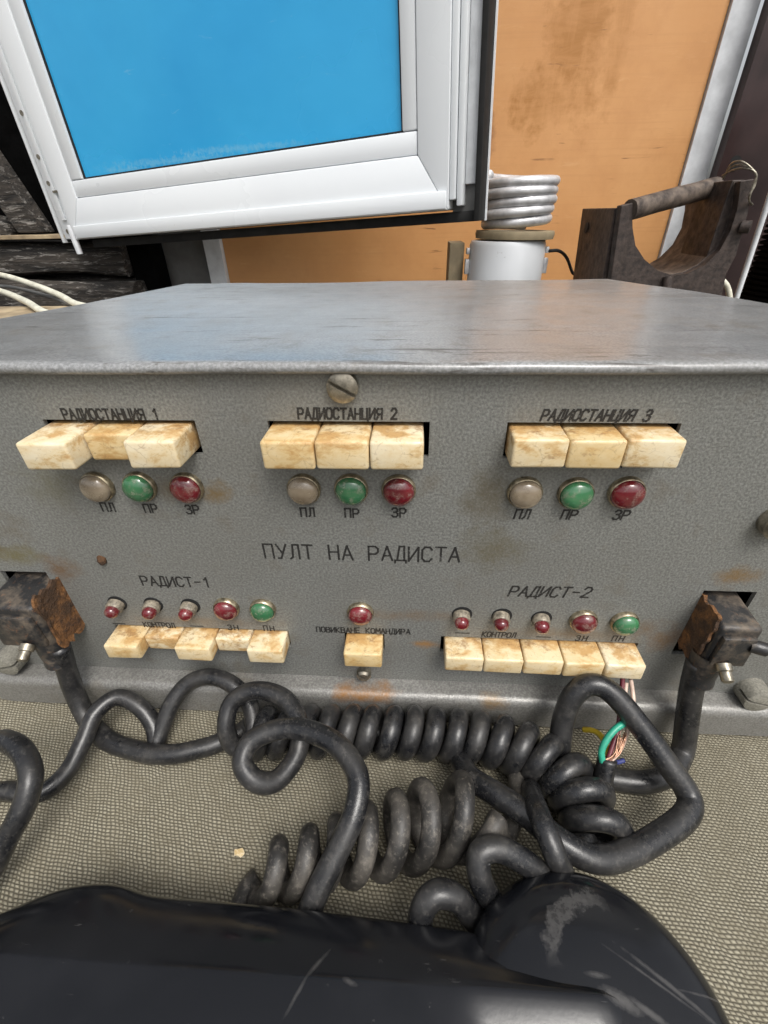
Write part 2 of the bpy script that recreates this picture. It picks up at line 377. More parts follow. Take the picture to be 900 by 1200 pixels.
def mk_board():
    s = N('orange_hardboard'); n1 = s.noise(4, 5, .6); n2 = s.noise(1, 6, .7, s.map((9, 9, 45)), .6); n3 = s.noise(140, 4, .7)
    c = s.mix(s.ramp(n1, .35, .7), (.64,.335,.135), (.57,.275,.095))
    c = s.mix(s.ramp(n2, .60, .72, 0, .35), c, (.72,.43,.21))
    st = s.blob((.295,1.0,.62), (.075,.2,.19), .55, 1.3, 22); st2 = s.blob((.235,1.0,.49), (.065,.2,.06), .6, 1.4, 28); st3 = s.blob((.37,1.,.6),(.022,.2,.15),.6,1.2,26)
    mk = s.math('MAXIMUM', s.math('MAXIMUM', st, st2), s.math('MULTIPLY', st3, .7))
    sk = s.noise(1, 6, .75, s.map((34, 34, 8), (0, R(24), 0)), .7)
    mk = s.math('MULTIPLY', mk, s.ramp(sk, .33, .52, .5, 1.))
    c = s.mix(s.ramp(s.noise(14, 6, .7), .45, .68, 0, .45), c, (.50,.235,.085))
    c = s.mix(s.ramp(s.noise(1, 5, .7, s.map((3, 3, 120))), .52, .66, 0, .3), c, (.50,.24,.09))
    c = s.mix(s.math('MULTIPLY', mk, s.ramp(n2, .35, .6, .45, .95)), c, (.40,.175,.04))
    s4 = s.blob((.13,1.0,.44), (.03,.2,.07), .4, .9, 30); c = s.mix(s.math('MULTIPLY', s4, .6), c, (.25,.10,.04))
    scr = s.noise(1, 4, .6, s.map((9, 9, 130), (0, R(-6), 0)), .8); k = s.math('MULTIPLY', s.ramp(scr, .64, .67), s.ramp(s.noise(9, 3), .54, .62))
    c = s.mix(s.math('MULTIPLY', k, .8), c, (.20,.085,.03)); c = s.mix(s.ramp(n3, .68, .76, 0, .5), c, (.28,.12,.04))
    s.set(color=c, rough=s.ramp(n1, .3, .7, .38, .55), normal=s.bump(n2, .12, .003)); return s.m
M['board'] = mk_board()
M['strip'] = simple('galvanised_strip', (.66,.68,.70), .45, .0, .2, 25)
M['darkmetal'] = simple('brown_painted_metal', (.040,.022,.021), .42, .2, .4, 12, .15)
M['iron'] = simple('rusty_iron', (.062,.046,.039), .6, .25, .5, 110, .6, 0, (.026,.020,.018), .0015)
M['iron_pale'] = simple('dusty_iron', (.125,.098,.078), .65, .2, .5, 70, .5, 0, (.035,.026,.022), .001)
M['alu'] = simple('bright_aluminium', (.62,.62,.63), .42, .45, .3, 35, .3, 0, None, .003)
M['enamel'] = None
def mk_enamel():
    s = N('grey_enamel'); n1 = s.noise(6, 4); n2 = s.noise(38, 6, .75)
    c = s.mix(s.ramp(n1, .35, .7), (.60,.62,.64), (.50,.52,.54)); c = s.mix(s.ramp(n2, .64, .70, 0, .85), c, (.14,.12,.10))
    s.set(color=c, rough=.35, metal=.1); return s.m
M['enamel'] = mk_enamel()
M['tan'] = simple('tan_cardboard', (.26,.21,.13), .8, 0, .35, 20)
def mk_char():
    s = N('charred_timber'); n1 = s.noise(1, 6, .7, s.map((6, 30, 55)), .8); n2 = s.noise(1, 6, .75, s.map((22, 60, 130)), .6)
    c = s.mix(s.ramp(n1, .40, .62), (.012,.011,.010), (.075,.062,.05)); c = s.mix(s.ramp(n2, .53, .63, 0, .85), c, (.36,.34,.31))
    s.set(color=c, rough=.85, normal=s.bump(s.math('ADD', n1, n2), 1., .012)); return s.m
M['char'] = mk_char()
M['char_void'] = simple('char_void_black', (.003,.003,.003), .95, 0, .5, 20, .5, 0, None, .01); M['char_void'].node_tree.nodes['Principled BSDF'].inputs['Specular IOR Level'].default_value = .05  # black of burnt post and hose; on the far-left wall, the void's darkness
M['greypanel'] = simple('grey_sheet', (.15,.15,.145), .7, 0, .25, 20)
M['plywood'] = simple('pale_plywood', (.40,.31,.19), .75, 0, .3, 26, .3, 0, (.19,.14,.085), .002)
M['whitewire'] = simple('white_cable', (.70,.68,.56), .45, 0, .25, 30)
M['ground'] = simple('packed_earth', (.10,.085,.065), .95, 0, .5, 8, .6, 0, None, .01)
M['rustplate'] = None
def mk_rustplate():
    s = N('rust_brown_gasket'); n1 = s.noise(70, 6, .7); n2 = s.noise(300, 5, .7)
    c = s.mix(s.ramp(n1, .38, .62), (.27,.12,.035), (.085,.038,.016)); c = s.mix(s.ramp(n2, .52, .68, 0, .8), c, (.022,.015,.012)); c = s.mix(s.ramp(s.noise(35, 4), .5, .6, 0, .75), c, (.05,.028,.015))
    s.set(color=c, rough=.7, normal=s.bump(s.math('ADD', n1, n2), 1., .003)); return s.m
M['rustplate'] = mk_rustplate()
def mk_plug():
    s = N('dirty_plug'); n1 = s.noise(75, 6, .7); n2 = s.noise(280, 5, .7)
    c = s.mix(s.ramp(n1, .47, .66, 0, .75), (.026,.026,.027), (.17,.135,.10)); c = s.mix(s.ramp(n2, .60, .70, 0, .7), c, (.20,.10,.055))
    s.set(color=c, rough=s.ramp(n1, .4, .6, .28, .6), metal=.2, normal=s.bump(n1, .5, .0015)); return s.m
M['plug'] = mk_plug()

# ------------------------------------------------------------------ setting: ground and cloth
bm = BM(); bmesh.ops.create_grid(bm, x_segments=8, y_segments=8, size=6, matrix=Matrix.Translation((0, 3, -.012)))
tag(build('ground', bm, M['ground']), kind='structure')
bm = BM(); nx, ny = 110, 70
gv = []
for j in range(ny+1):
    for i in range(nx+1):
        x = -1.0+1.9*i/nx; y = -.75+1.15*j/ny
        z = -.0012+.0016*noise.noise(Vector((x*9, y*9, 2)))+.0009*noise.noise(Vector((x*25, y*25, 5)))
        z = min(z, .0003)
        gv.append(bm.verts.new((x, y, z)))
for j in range(ny):
    for i in range(nx):
        a = j*(nx+1)+i; bm.faces.new((gv[a], gv[a+1], gv[a+nx+2], gv[a+nx+1]))
r_ = bmesh.ops.extrude_face_region(bm, geom=list(bm.faces)); bmesh.ops.translate(bm, verts=[v for v in r_['geom'] if isinstance(v, bmesh.types.BMVert)], vec=(0, 0, -.004))
tag(build('tablecloth', bm, M['cloth'], smooth=True), 'coarse khaki canvas cloth spread flat under the grey console and cables', 'cloth')

# ------------------------------------------------------------------ the console
ZP, ZT = .0287, .2555                  # foot and head of the front panel
XL, XR = -.3135, .2900
console = empty('radio_console', (-.031, .2, 0))
tag(console, 'grey hammered metal radio operator console with ivory keys and coloured indicator lamps', 'control panel')
ST = [-.18646+.115486*i for i in range(3)]; SW = .0790
STZ = (.2084, .2270)
holes = [(s, s+SW, *STZ) for s in ST]
R1X = (-.2050, -.0818); R2X = (.0212, .1481); MX = (-.0436, -.0166); LZ = (.0605, .0764)
holes += [(*R1X, *LZ), (*R2X, *LZ), (*MX, *LZ)]
PH = [(-.264, -.2328, .0695, .1235), (.1712, .2008, .0672, .1238)]
holes += PH
bm = BM()
xs = sorted({XL, XR, *[h[0] for h in holes], *[h[1] for h in holes]}); zs = sorted({ZP, ZT-.0045, *[h[2] for h in holes], *[h[3] for h in holes]})
vd = {}
def gvtx(x, y, z):
    k = (round(x, 6), round(y, 6), round(z, 6))
    if k not in vd: vd[k] = bm.verts.new((x, y, z))
    return vd[k]
for i in range(len(xs)-1):
    for j in range(len(zs)-1):
        cx, cz = (xs[i]+xs[i+1])/2, (zs[j]+zs[j+1])/2
        if any(h[0] < cx < h[1] and h[2] < cz < h[3] for h in holes): continue
        for yy in (0, .0025):
            bm.faces.new([gvtx(xs[i], yy, zs[j]), gvtx(xs[i+1], yy, zs[j]), gvtx(xs[i+1], yy, zs[j+1]), gvtx(xs[i], yy, zs[j+1])])
bm.edges.ensure_lookup_table()
for e in [e for e in bm.edges if len(e.link_faces) == 1 and e.verts[0].co.y < .001]:
    a, b = e.verts[0].co, e.verts[1].co
    bm.faces.new([gvtx(*a), gvtx(*b), gvtx(b.x, .0025, b.z), gvtx(a.x, .0025, a.z)])
build('front_panel', bm, M['panel'], console)
bm = BM(); box(bm, XL+.003, XR-.003, .045, .05, ZP+.003, ZT-.012)
build('recess', bm, M['black'], console)  # black backing plate; the slots' darkness is put into its colour
bm = BM()   # case: two sides, back, bottom
SL = .016; lidn = Vector((0, SL, 1))
def onlid(px, py):
    r = MCT @ Vector(((px-450)/F, (py-600)/F, 1.0)); return CAM+r*(lidn.dot(Vector((0, 0, ZT))-CAM)/lidn.dot(r))
BL, BR, SLf, SRt = onlid(225, 332.5), onlid(720, 328.5), onlid(0, 375), onlid(900, 357)
YB = (BL.y+BR.y)/2
kl, kr = (BL.x-SLf.x)/(BL.y-SLf.y), (BR.x-SRt.x)/(BR.y-SRt.y)
def lx0(y): return BL.x+kl*(y-BL.y)
def lx1(y): return BR.x+kr*(y-BR.y)
def ztop(y): return ZT-SL*y
yb = YB-.008
for x, xb in ((XL, max(XL, lx0(yb)+.008)), (XR, min(XR, lx1(yb)-.008))):
    prism(bm, [(x, .003, .001), (xb, yb, .001), (xb, yb, ztop(yb)-.001), (x, .003, ZT-.001)], (-.001,0,0), (.001,0,0))
box(bm, lx0(yb)+.010, lx1(yb)-.010, yb-.0035, yb-.002, .001, ztop(yb)-.002)
build('case', bm, M['panel'], console)
bm = BM()   # lid: sloping sheet with a rounded front lip
prof = [(-.0045, ZT-.0048), (-.0062, ZT-.0032), (-.0062, ZT-.0012), (-.0045, ZT+.0004), (0, ZT+.0006)]
n_ = 26
for k in range(1, n_+1):
    y = YB*k/n_; prof.append((y, ztop(y)+.0006))
prof += [(YB+.0015, ztop(YB)-.002), (YB, ztop(YB)-.004), (.0, ZT-.0030), (-.003, ZT-.0048)]
nxs = 40; rr_ = []
for i in range(nxs+1):
    ring = []
    for (y, z) in prof:
        x = lx0(y)+(lx1(y)-lx0(y))*i/nxs
        dz = .0011*noise.noise(Vector((x*7, y*7, 1)))+.0004*noise.noise(Vector((x*30, y*10, 4)))
        ring.append(bm.verts.new((x, y, z+dz)))
    rr_.append(ring)
for a, b in zip(rr_, rr_[1:]):
    for k in range(len(prof)): bm.faces.new((a[k], a[(k+1)%len(prof)], b[(k+1)%len(prof)], b[k]))
bm.faces.new(rr_[0]); bm.faces.new(rr_[-1])
build('lid', bm, M['lid'], console, True, 50)
bm = BM()   # plinth
pp = [(.012, ZP), (-.0085, ZP-.0003)]
for k in range(6):
    a = math.pi/2*(k+1)/6; pp.append((-.0085-.0062*math.sin(a), ZP-.0003-.0062*(1-math.cos(a))))
pp += [(-.0147, .0015), (-.012, .0005), (.012, .0005)]
rr_ = []
for i in range(61):
    x = -.3165+(.2930+.3165)*i/60; e = 0
    if i in (0, 60): e = .35
    rr_.append([bm.verts.new((x, y*(1-e*.3)+.0006*noise.noise(Vector((x*14, z*30, 0))), z*(1-e*.12)+.0005*noise.noise(Vector((x*10, y*40, 3))))) for y, z in pp])
for a, b in zip(rr_, rr_[1:]):
    for k in range(len(pp)): bm.faces.new((a[k], a[(k+1)%len(pp)], b[(k+1)%len(pp)], b[k]))
bm.faces.new(rr_[0]); bm.faces.new(rr_[-1])
build('plinth', bm, M['plinth'], console, True, 60)

def key(x0, x1, z0, z1, out, seed):
    bm = BM(); rg = random.Random(seed); g = .00028
    box(bm, x0+g, x1-g, -out, .030, z0, z1, .0015, 3)
    dz = rg.uniform(-.0003, .0003); tilt = rg.uniform(-.015, .015)
    for v in bm.verts:
        v.co.z += dz+tilt*(v.co.x-(x0+x1)/2)
        v.co += .00022*noise.noise_vector(v.co*160+Vector((seed, 0, 0)))
        if v.co.y < 0:                                  # a slight draft: the face is a little smaller than the root
            t = -v.co.y/out; v.co.z -= .0006*t*(1 if v.co.z > (z0+z1)/2 else -.3)
    # chips off the edges
    for _ in range(2):
        c = Vector((rg.uniform(x0, x1), -out, z1 if rg.random() < .6 else z0))
        for v in bm.verts:
            d = (v.co-c).length
            if d < .004: v.co.y += (.004-d)*.18
    o = build('key_button', bm, M['key'], console, True, 35)
    return o
outs = [(.0222, .0105, .0195), (.0182, .0176, .0172), (.0136, .0134, .0133)]
for i, s in enumerate(ST):
    kw = (SW-.0030)/3; off = (.0006, .0004, .0008)[i]
    for j in range(3): key(s+off+kw*j, s+off+kw*(j+1),   .2096, .2248, outs[i][j], i*10+j)
kw = (R1X[1]-R1X[0]-.0012)/5
for j in range(5): key(R1X[0]+.0006+kw*j, R1X[0]+.0006+kw*(j+1), .0618, .0752, (.0172, .0085, .0165, .0075, .0160)[j], 40+j)
kw = (R2X[1]-R2X[0]-.0026)/5
for j in range(5): key(R2X[0]+.0020+kw*j, R2X[0]+.0020+kw*(j+1), .0616, .0752, .0160+(.0003*j), 50+j)
key(MX[0]+.0009, MX[1]-.0006, .0613, .0752, .0158, 60)

def lamp(px, py, kind, r=.0087):
    c = at(px, py, y=-.0035); x, z = c.x, c.z; rg = random.Random(int(px*7+py))
    bm = BM()
    lathe(bm, [(r+.0003, -.0001), (r+.0004, .0012), (r+.0001, .0030), (r-.0004, .0033), (r-.0007, .0020), (r-.0012, .0016)], (x, 0, z), (0,-1,0), 28, close=False)
    be = build('indicator_lamp', bm, M['bezel'], console, True, 60)
    bm = BM(); h = .0045; prof = [(r-.0006, .0008), (r-.0006, .0036)]
    for k in range(1, 9):
        a = math.pi/2*k/8; prof.append(((r-.0006)*math.cos(a) if k < 8 else 0, .0036+h*math.sin(a)))
    lathe(bm, prof, (x, 0, z), (rg.uniform(-.04,.04), -1, rg.uniform(-.04,.04)), 28, close=False)
    build('lens', bm, M[kind], be, True, 180)
for i, row in enumerate([[(111.5,573),(161.5,573),(217,574)], [(355,576),(411,576),(467,577)], [(616,580),(676,581),(736,580)]]):
    for (px, py), k in zip(row, ('clear', 'green', 'red')): lamp(px, py, k)
for px, py, k in ((264,716,'red'), (307,717.5,'green'), (422,721.5,'red'), (685,731,'red'), (733.5,733,'green')): lamp(px, py, k, .0082)
def tip(px, py):
    """small socket with a white sleeve and a dark red cap that droops a little"""
    c = at(px, py, y=-.003); x, z = c.x, c.z; rg = random.Random(int(px)); z -= .0005
    bm = BM(); lathe(bm, [(.0064, -.0001), (.0064, .0004), (.0058, .0005), (0, .0005)], (x, 0, z), (0,-1,0), 24, close=False)
    soc = build('indicator_lamp', bm, M['black'], console, True, 50)
    ax = Vector((rg.uniform(-.14,.10), -1, -.16+rg.uniform(-.06,.05))).normalized()
    bm = BM(); lathe(bm, [(.0053, .0002), (.0055, .0042), (.0050, .0052), (.0043, .0053)], (x-.0004, 0, z), ax, 22, close=False)
    build('sleeve', bm, M['sleeve'], soc, True, 50)
    bm = BM(); prof = [(.0044, .003), (.0045, .0072)]
    for k in range(1, 7):
        a = math.pi/2*k/6; prof.append((.0045*math.cos(a) if k < 6 else 0, .0072+.0036*math.sin(a)))
    lathe(bm, prof, (x-.0004, 0, z), ax, 20, close=False)
    build('lens', bm, M['redtip'], soc, True, 180)
for px, py in ((134.5,710), (177,711.5), (221,713), (542,723), (589,725), (636,728)): tip(px, py)

def screw(name, cx, cz, r, h, mat, slot_ang=0, y0=0, axis=(0,-1,0), parent=None, dome=.25, slotw=.14):
    bm = BM(); ax = Vector(axis).normalized(); u, v = frame_from(ax)
    o = Vector((cx, y0, cz)); lathe(bm, [(r, -.0004), (r, h*.25), (0, h*.25)], o, ax, 28, close=False)
    ca, sa = math.cos(slot_ang), math.sin(slot_ang); du, dv = u*ca+v*sa, v*ca-u*sa     # du along the slot
    for sgn in (1, -1):
        pts = []; g = r*slotw
        a0 = math.asin(g/r); K = 14
        ring = [(r*math.cos(a0+(math.pi-2*a0)*k/K), r*math.sin(a0+(math.pi-2*a0)*k/K)*sgn) for k in range(K+1)]
        lo = [bm.verts.new(o+ax*h*.23+du*a+dv*b) for a, b in ring]; mi = [bm.verts.new(o+ax*h*(1-dome)+du*a+dv*b) for a, b in ring]
        hi = [bm.verts.new(o+ax*h+du*a*.72+dv*(b*.72 if abs(b) > g*1.05 else b)) for a, b in ring]
        for A, B in ((lo, mi), (mi, hi)):
            for k in range(K+1): bm.faces.new((A[k], A[(k+1)%(K+1)], B[(k+1)%(K+1)], B[k]))
        bm.faces.new(hi)
    return build(name, bm, mat, parent or console, True, 35)
screw('screw', -.0324, .2445, .0072, .0052, M['steel'], R(60))
screw('screw', -.0318, .0365, .0052, .0060, M['steel'], R(60))
screw('screw', .1880, .1745, .0090, .0080, M['steel'], R(30))
screw('screw', -.2945, .0405, .0095, .0135, M['screw_paint'], R(-75), slotw=.10, dome=.1)
screw('screw', .2325, .0365, .0095, .0135, M['screw_paint'], R(75), slotw=.10, dome=.1)
bm = BM(); bmesh.ops.create_icosphere(bm, subdivisions=2, radius=.0032, matrix=Matrix.Translation((-.1905, -.0006, .1352)) @ Matrix.Diagonal((1, .5, 1, 1)))
for v in bm.verts: v.co += .0012*noise.noise_vector(v.co*400)
build('rust_blister', bm, M['rustplate'], console, True, 180)

# lettering: single-stroke engraved capitals
G = {'А':[[(0,0),(.3,1),(.6,0)],[(.12,.34),(.48,.34)]], 'В':[[(0,0),(0,1),(.4,1),(.52,.85),(.52,.66),(.38,.53),(0,.53)],[(.38,.53),(.57,.38),(.57,.14),(.42,0),(0,0)]],
 'Д':[[(-.02,-.17),(-.02,0),(.62,0),(.62,-.17)],[(.1,0),(.24,1),(.52,1),(.52,0)]], 'Е':[[(.52,1),(0,1),(0,0),(.52,0)],[(0,.52),(.42,.52)]], 'И':[[(0,1),(0,0),(.56,1),(.56,0)]],
 'К':[[(0,0),(0,1)],[(.52,1),(.05,.5),(.56,0)]], 'Л':[[(0,0),(.14,.12),(.2,1),(.54,1),(.54,0)]], 'М':[[(0,0),(.02,1),(.32,.35),(.62,1),(.64,0)]], 'Н':[[(0,0),(0,1)],[(.56,0),(.56,1)],[(0,.52),(.56,.52)]],
 'О':[[(.15,0),(0,.2),(0,.8),(.15,1),(.43,1),(.58,.8),(.58,.2),(.43,0),(.15,0)]], 'П':[[(0,0),(0,1),(.54,1),(.54,0)]], 'Р':[[(0,0),(0,1),(.4,1),(.55,.85),(.55,.62),(.4,.46),(0,.46)]],
 'С':[[(.56,.82),(.42,1),(.15,1),(0,.8),(0,.2),(.15,0),(.42,0),(.56,.18)]], 'Т':[[(0,1),(.58,1)],[(.29,1),(.29,0)]], 'У':[[(0,1),(.28,.42)],[(.58,1),(.2,0),(.03,0)]], 'Ц':[[(0,1),(0,0),(.6,0),(.6,-.18)],[(.5,1),(.5,0)]],
 'Я':[[(.55,0),(.55,1),(.15,1),(0,.85),(0,.64),(.15,.48),(.55,.48)],[(.26,.48),(0,0)]], 'З':[[(.03,.85),(.15,1),(.4,1),(.53,.85),(.53,.66),(.38,.54),(.2,.54)],[(.38,.54),(.56,.38),(.56,.15),(.4,0),(.14,0),(0,.15)]],
 '1':[[(.12,.78),(.32,1),(.32,0)]], '2':[[(.02,.8),(.15,1),(.4,1),(.54,.82),(.54,.64),(.02,0),(.57,0)]], '3':[[(.03,.85),(.15,1),(.4,1),(.53,.85),(.53,.66),(.38,.54),(.2,.54)],[(.38,.54),(.56,.38),(.56,.15),(.4,0),(.14,0),(0,.15)]], '-':[[(.06,.5),(.5,.5)]], ' ':[], '_':[[(0,.3),(1.6,.3)]]}
def text(s, x0, x1, z0, h, w_, slant=0., lab=None, drop=0.):
    bm = BM(); n = 0; unit = (x1-x0)/(len(s)-1+.58)*1.0
    gw = min(1.0, unit*.74/(.58*h)) * h
    rg = random.Random(len(s)+int(x0*1e4))
    for i, ch in enumerate(s):
        ox = x0+unit*i; oz = z0+drop*i+rg.uniform(-.02, .02)*h
        for line in G[ch]:
            for a, b in zip(line, line[1:]):
                p = Vector((ox+a[0]*gw+slant*a[1]*h, 0, oz+a[1]*h)); q = Vector((ox+b[0]*gw+slant*b[1]*h, 0, oz+b[1]*h))
                d = (q-p).normalized(); nn = Vector((d.z, 0, -d.x))*w_/2; e = d*w_*.42
                y = Vector((0, -.00012-.00001*(n % 14), 0)); n += 1
                bm.faces.new([bm.verts.new(k+y) for k in (p-e-nn, q+e-nn, q+e+nn, p-e+nn)])
    return build('lettering', bm, M['ink'], console)
LW = .00105
text('РАДИОСТАНЦИЯ 1', -.1742, -.1255, .2274, .0052, LW)
text('РАДИОСТАНЦИЯ 2', -.0553, -.0085, .2283, .0052, LW, .05)
text('РАДИОСТАНЦИЯ 3', .0594, .1075, .2281, .0052, LW, .2)
text('ПУЛТ НА РАДИСТА', -.0866, .0268, .1402, .0104, .00120, .0, drop=.00005)
text('РАДИСТ-1', -.1710, -.1270, .1148, .0078, .00115)
text('РАДИСТ-2', .0597, .1060, .1150, .0080, .00120, .22, drop=.0001)
text('ПОВИКВАНЕ КОМАНДИРА', -.0622, .0000, .0765, .0048, .00085, drop=.00004)
for (px, py), t in zip(((126,594),(176,595.5),(225,597)), ('ПЛ','ПР','ЗР')): c = at(px, py, y=0); text(t, c.x-.0036, c.x+.0034, c.z-.0029, .0056, LW)
for (px, py), t in zip(((360,600),(412,601),(467,600.5)), ('ПЛ','ПР','ЗР')): c = at(px, py, y=0); text(t, c.x-.0036, c.x+.0034, c.z-.0029, .0056, LW)
for (px, py), t in zip(((611,602),(666,603),(727,603)), ('ПЛ','ПР','ЗР')): c = at(px, py, y=0); text(t, c.x-.0036, c.x+.0034, c.z-.0029, .0056, LW, .15)
for (px, py), t in zip(((618,549),(680,549),(746,550)), ('ДР','КР','ЦРОВ')): c = at(px, py, y=0); n = len(t)*.0026; text(t, c.x-n, c.x+n, .2046, .0048, .0007, .1)
for px, py in ((140,731), (231,734), (542,742), (637,746.5)): c = at(px, py, y=0); text('_', c.x-.0045, c.x-.0015, c.z-.0014, .0055, .00085)
for (px, py), t, hw in (((186,732),'КОНТРОЛ',.0108), ((273,735),'ЗН',.0035), ((315,736),'ПН',.0035), ((584,743.5),'КОНТРОЛ',.0105), ((681,747.5),'ЗН',.0035), ((724,748),'ПН',.0035)):
    c = at(px, py, y=0); text(t, c.x-hw, c.x+hw, c.z-.0024, .0046, .00085, .1 if px > 500 else 0)

# ------------------------------------------------------------------ plugs and cords
CR = .0064
def jag_plate(x, y0, y1, z0, z1, th, seed):
    """a torn, rust-brown gasket sheet standing on one side of a plug"""
    bm = BM(); rg = random.Random(seed); pts = []
    n = 9
    for k in range(n+1): pts.append((x, y0+(y1-y0)*k/n, z1+rg.uniform(-.0022, .0012)))
    for k in range(1, n): pts.append((x, y1+rg.uniform(-.0012, .0028), z1+(z0-z1)*k/n))
    for k in range(n+1): pts.append((x, y1+(y0-y1)*k/n, z0+rg.uniform(-.0035, .002)))
    for k in range(1, n): pts.append((x, y0+rg.uniform(-.0022, .001), z0+(z1-z0)*k/n))
    prism(bm, pts, (0,0,0), (th, 0, 0))
    for v in bm.verts: v.co.x += .0016*noise.noise(v.co*120)
    return bm
def plug(root, x0, x1, yf, z0, z1, side, sx):
    bm = BM(); box(bm, x0, x1, yf, .028, z0, z1, .0028, 3)
    for v in bm.verts:
        if v.co.y < -.008 and v.co.z > (z0+z1)/2: v.co.z -= .004          # shoulder slopes down to the front
        v.co += .0006*noise.noise_vector(v.co*110)
    body = build('plug_body', bm, M['plug'], root, True, 40)
    bm = BM(); box(bm, x0+.002, x1-.002, yf-.003, yf+.001, z0+.004, z1-.010, .0012, 2)
    for v in bm.verts: v.co += .0007*noise.noise_vector(v.co*150)
    build('cover_plate', bm, M['plug'], root, True, 40)
    bm = BM(); xm = (x0+x1)/2
    lathe(bm, [(.0042, 0), (.0042, .004), (.0032, .0045), (.0032, .0095), (.002, .0105), (0, .0106)], (xm-.003*side, yf-.003, z0+.006), (0, -1, -.55), 14, close=False)
    build('stud', bm, M['steel'], root, True, 40)
    bm = BM(); lathe(bm, [(.0040, 0), (.0040, .007), (.0028, .0085), (0, .0086)], (x1-.004 if side > 0 else x0+.006, yf-.001, z1-.016), (side*.9, -.5, .1), 14, close=False)
    build('knob', bm, M['plug'], root, True, 40)
    gx = x0-.0020 if side > 0 else x1+.0002
    build('gasket', jag_plate(gx, yf+.003, .004, z0-.004, z1+.001, .0018, 3 if side > 0 else 8), M['rustplate'], root)
    bm = BM(); lathe(bm, [(.0088, 0), (.0086, .012), (.0080, .022), (.0085, .023), (.0085, .0255), (.0076, .026), (.0066, .026)], (sx, yf+.006, z0+.006), (.06*side, -.06, -1), 20, close=False)
    for v in bm.verts: v.co += .0005*noise.noise_vector(v.co*200)
    build('strain_sleeve', bm, M['plug'], root, True, 40)

# left plug: cable down to the cloth, along it, and into the tight coil that runs right
c1 = empty('plug_cord', (-.236, -.02, .05))
tag(c1, 'black cord from the left connector socket, ending in the tight coil lying along the plinth', 'cable')
plug(c1, -.262, -.2285, -.024, .080, .1195, -1, -.2365)
pre = P((70,757,'y',-.019), (80,790,'y',-.021), (92,822,'y',-.027), (108,850,.012), (135,872,.0085), (190,884,.0085), (240,876,.0085), (276,862,.009))
pre = catmull(pre, 8)
cen = P((292,860,.0185), (340,857,.0185), (400,857,.0185), (470,858,.0185), (540,862,.0185), (592,871,.0185), (633,888,.0185), (664,912,.0185), (684,940,.019), (697,968,.019), (706,1000,.018))
hx = helix(cen, 17.6, lambda t: .0112+.0022*max(0, t-.6)/.4, 18, R(200), 1.0, .12)
bm = BM(); full = pre+catmull([pre[-1], (pre[-1]+hx[0])/2+Vector((0,.002,-.003)), hx[0]], 5)[1:-1]+hx
tube(bm, full, lambda t: .0064, 12, .05, 3)
build('cable', bm, M['rubber'], c1, True, 180)

# stretched cord on the left: bight, wave, loop, and down to the handset
c2 = empty('stretched_cord', (-.12, -.08, 0))
tag(c2, 'stretched springy black cord waving in open loops across the left of the cloth', 'cable')
pts = P((-70,985,.010), (-40,950,.010), (0,927,.012), (45,930,.012), (78,905,.014), (97,870,.020), (112,836,.028), (138,817,.030), (165,829,.024), (180,850,.015), (184,868,.009),
        (190,853,.014), (203,822,.026), (222,800,.034), (246,793,.038), (272,802,.036), (292,825,.028), (297,855,.020), (286,876,.014), (272,872,.018), (265,850,.030), (273,822,.040), (300,809,.046), (332,818,.046), (350,846,.042), (349,882,.034),
        (325,914,.032), (300,915,.038), (284,893,.046), (298,866,.052), (340,853,.056), (388,868,.058), (418,905,.056), (416,950,.050), (394,1000,.040), (372,1045,.030), (355,1090,.020))
bm = BM(); tube(bm, catmull(pts, 8), lambda t: .0056+.0006*t, 14, .04, 9)
build('cable', bm, M['rubber'], c2, True, 180)
c2b = empty('bent_cord', (-.2, -.11, 0))
tag(c2b, 'short bend of thick black cord standing up at the left edge of the cloth', 'cable')
pts = P((-60,905,.03), (-25,876,.045), (5,868,.055), (27,882,.058), (36,910,.055), (28,945,.046), (10,980,.034), (-10,1020,.02), (-40,1060,.012))
bm = BM(); tube(bm, catmull(pts, 8), .0060, 14, .04, 4); build('cable', bm, M['rubber'], c2b, True, 180)

# right plug cord
c3 = empty('plug_cord', (.178, -.015, .05))
tag(c3, 'black cord dropping from the right connector socket and bending left under the loop', 'cable')
plug(c3, .1735, .1965, -.021, .083, .1195, 1, .1795)
pts = P((819,775,'y',-.015), (811,805,'y',-.017), (805,845,'y',-.024), (800,880,.010), (785,906,.0085), (755,916,.0085), (718,913,.0085), (680,905,.0085))
bm = BM(); tube(bm, catmull(pts, 8), .0068, 14, .04, 5); build('cable', bm, M['rubber'], c3, True, 180)

# the big loop in front of the right half
c4 = empty('looped_cord', (.12, -.06, 0))
tag(c4, 'thick black cord arched in one big loop below the right row of keys', 'cable')
pts = P((662,905,.010), (656,880,.020), (660,845,.038), (672,815,.056), (692,802,.064), (716,811,.062), (748,848,.050), (782,895,.036), (806,930,.026), (806,952,.024), (780,975,.024), (735,1000,.026), (695,1006,.030), (655,985,.034), (618,955,.034), (580,930,.032), (550,910,.026), (538,890,.016))
bm = BM(); tube(bm, catmull(pts, 8), .0068, 14, .04, 6); build('cable', bm, M['rubber'], c4, True, 180)

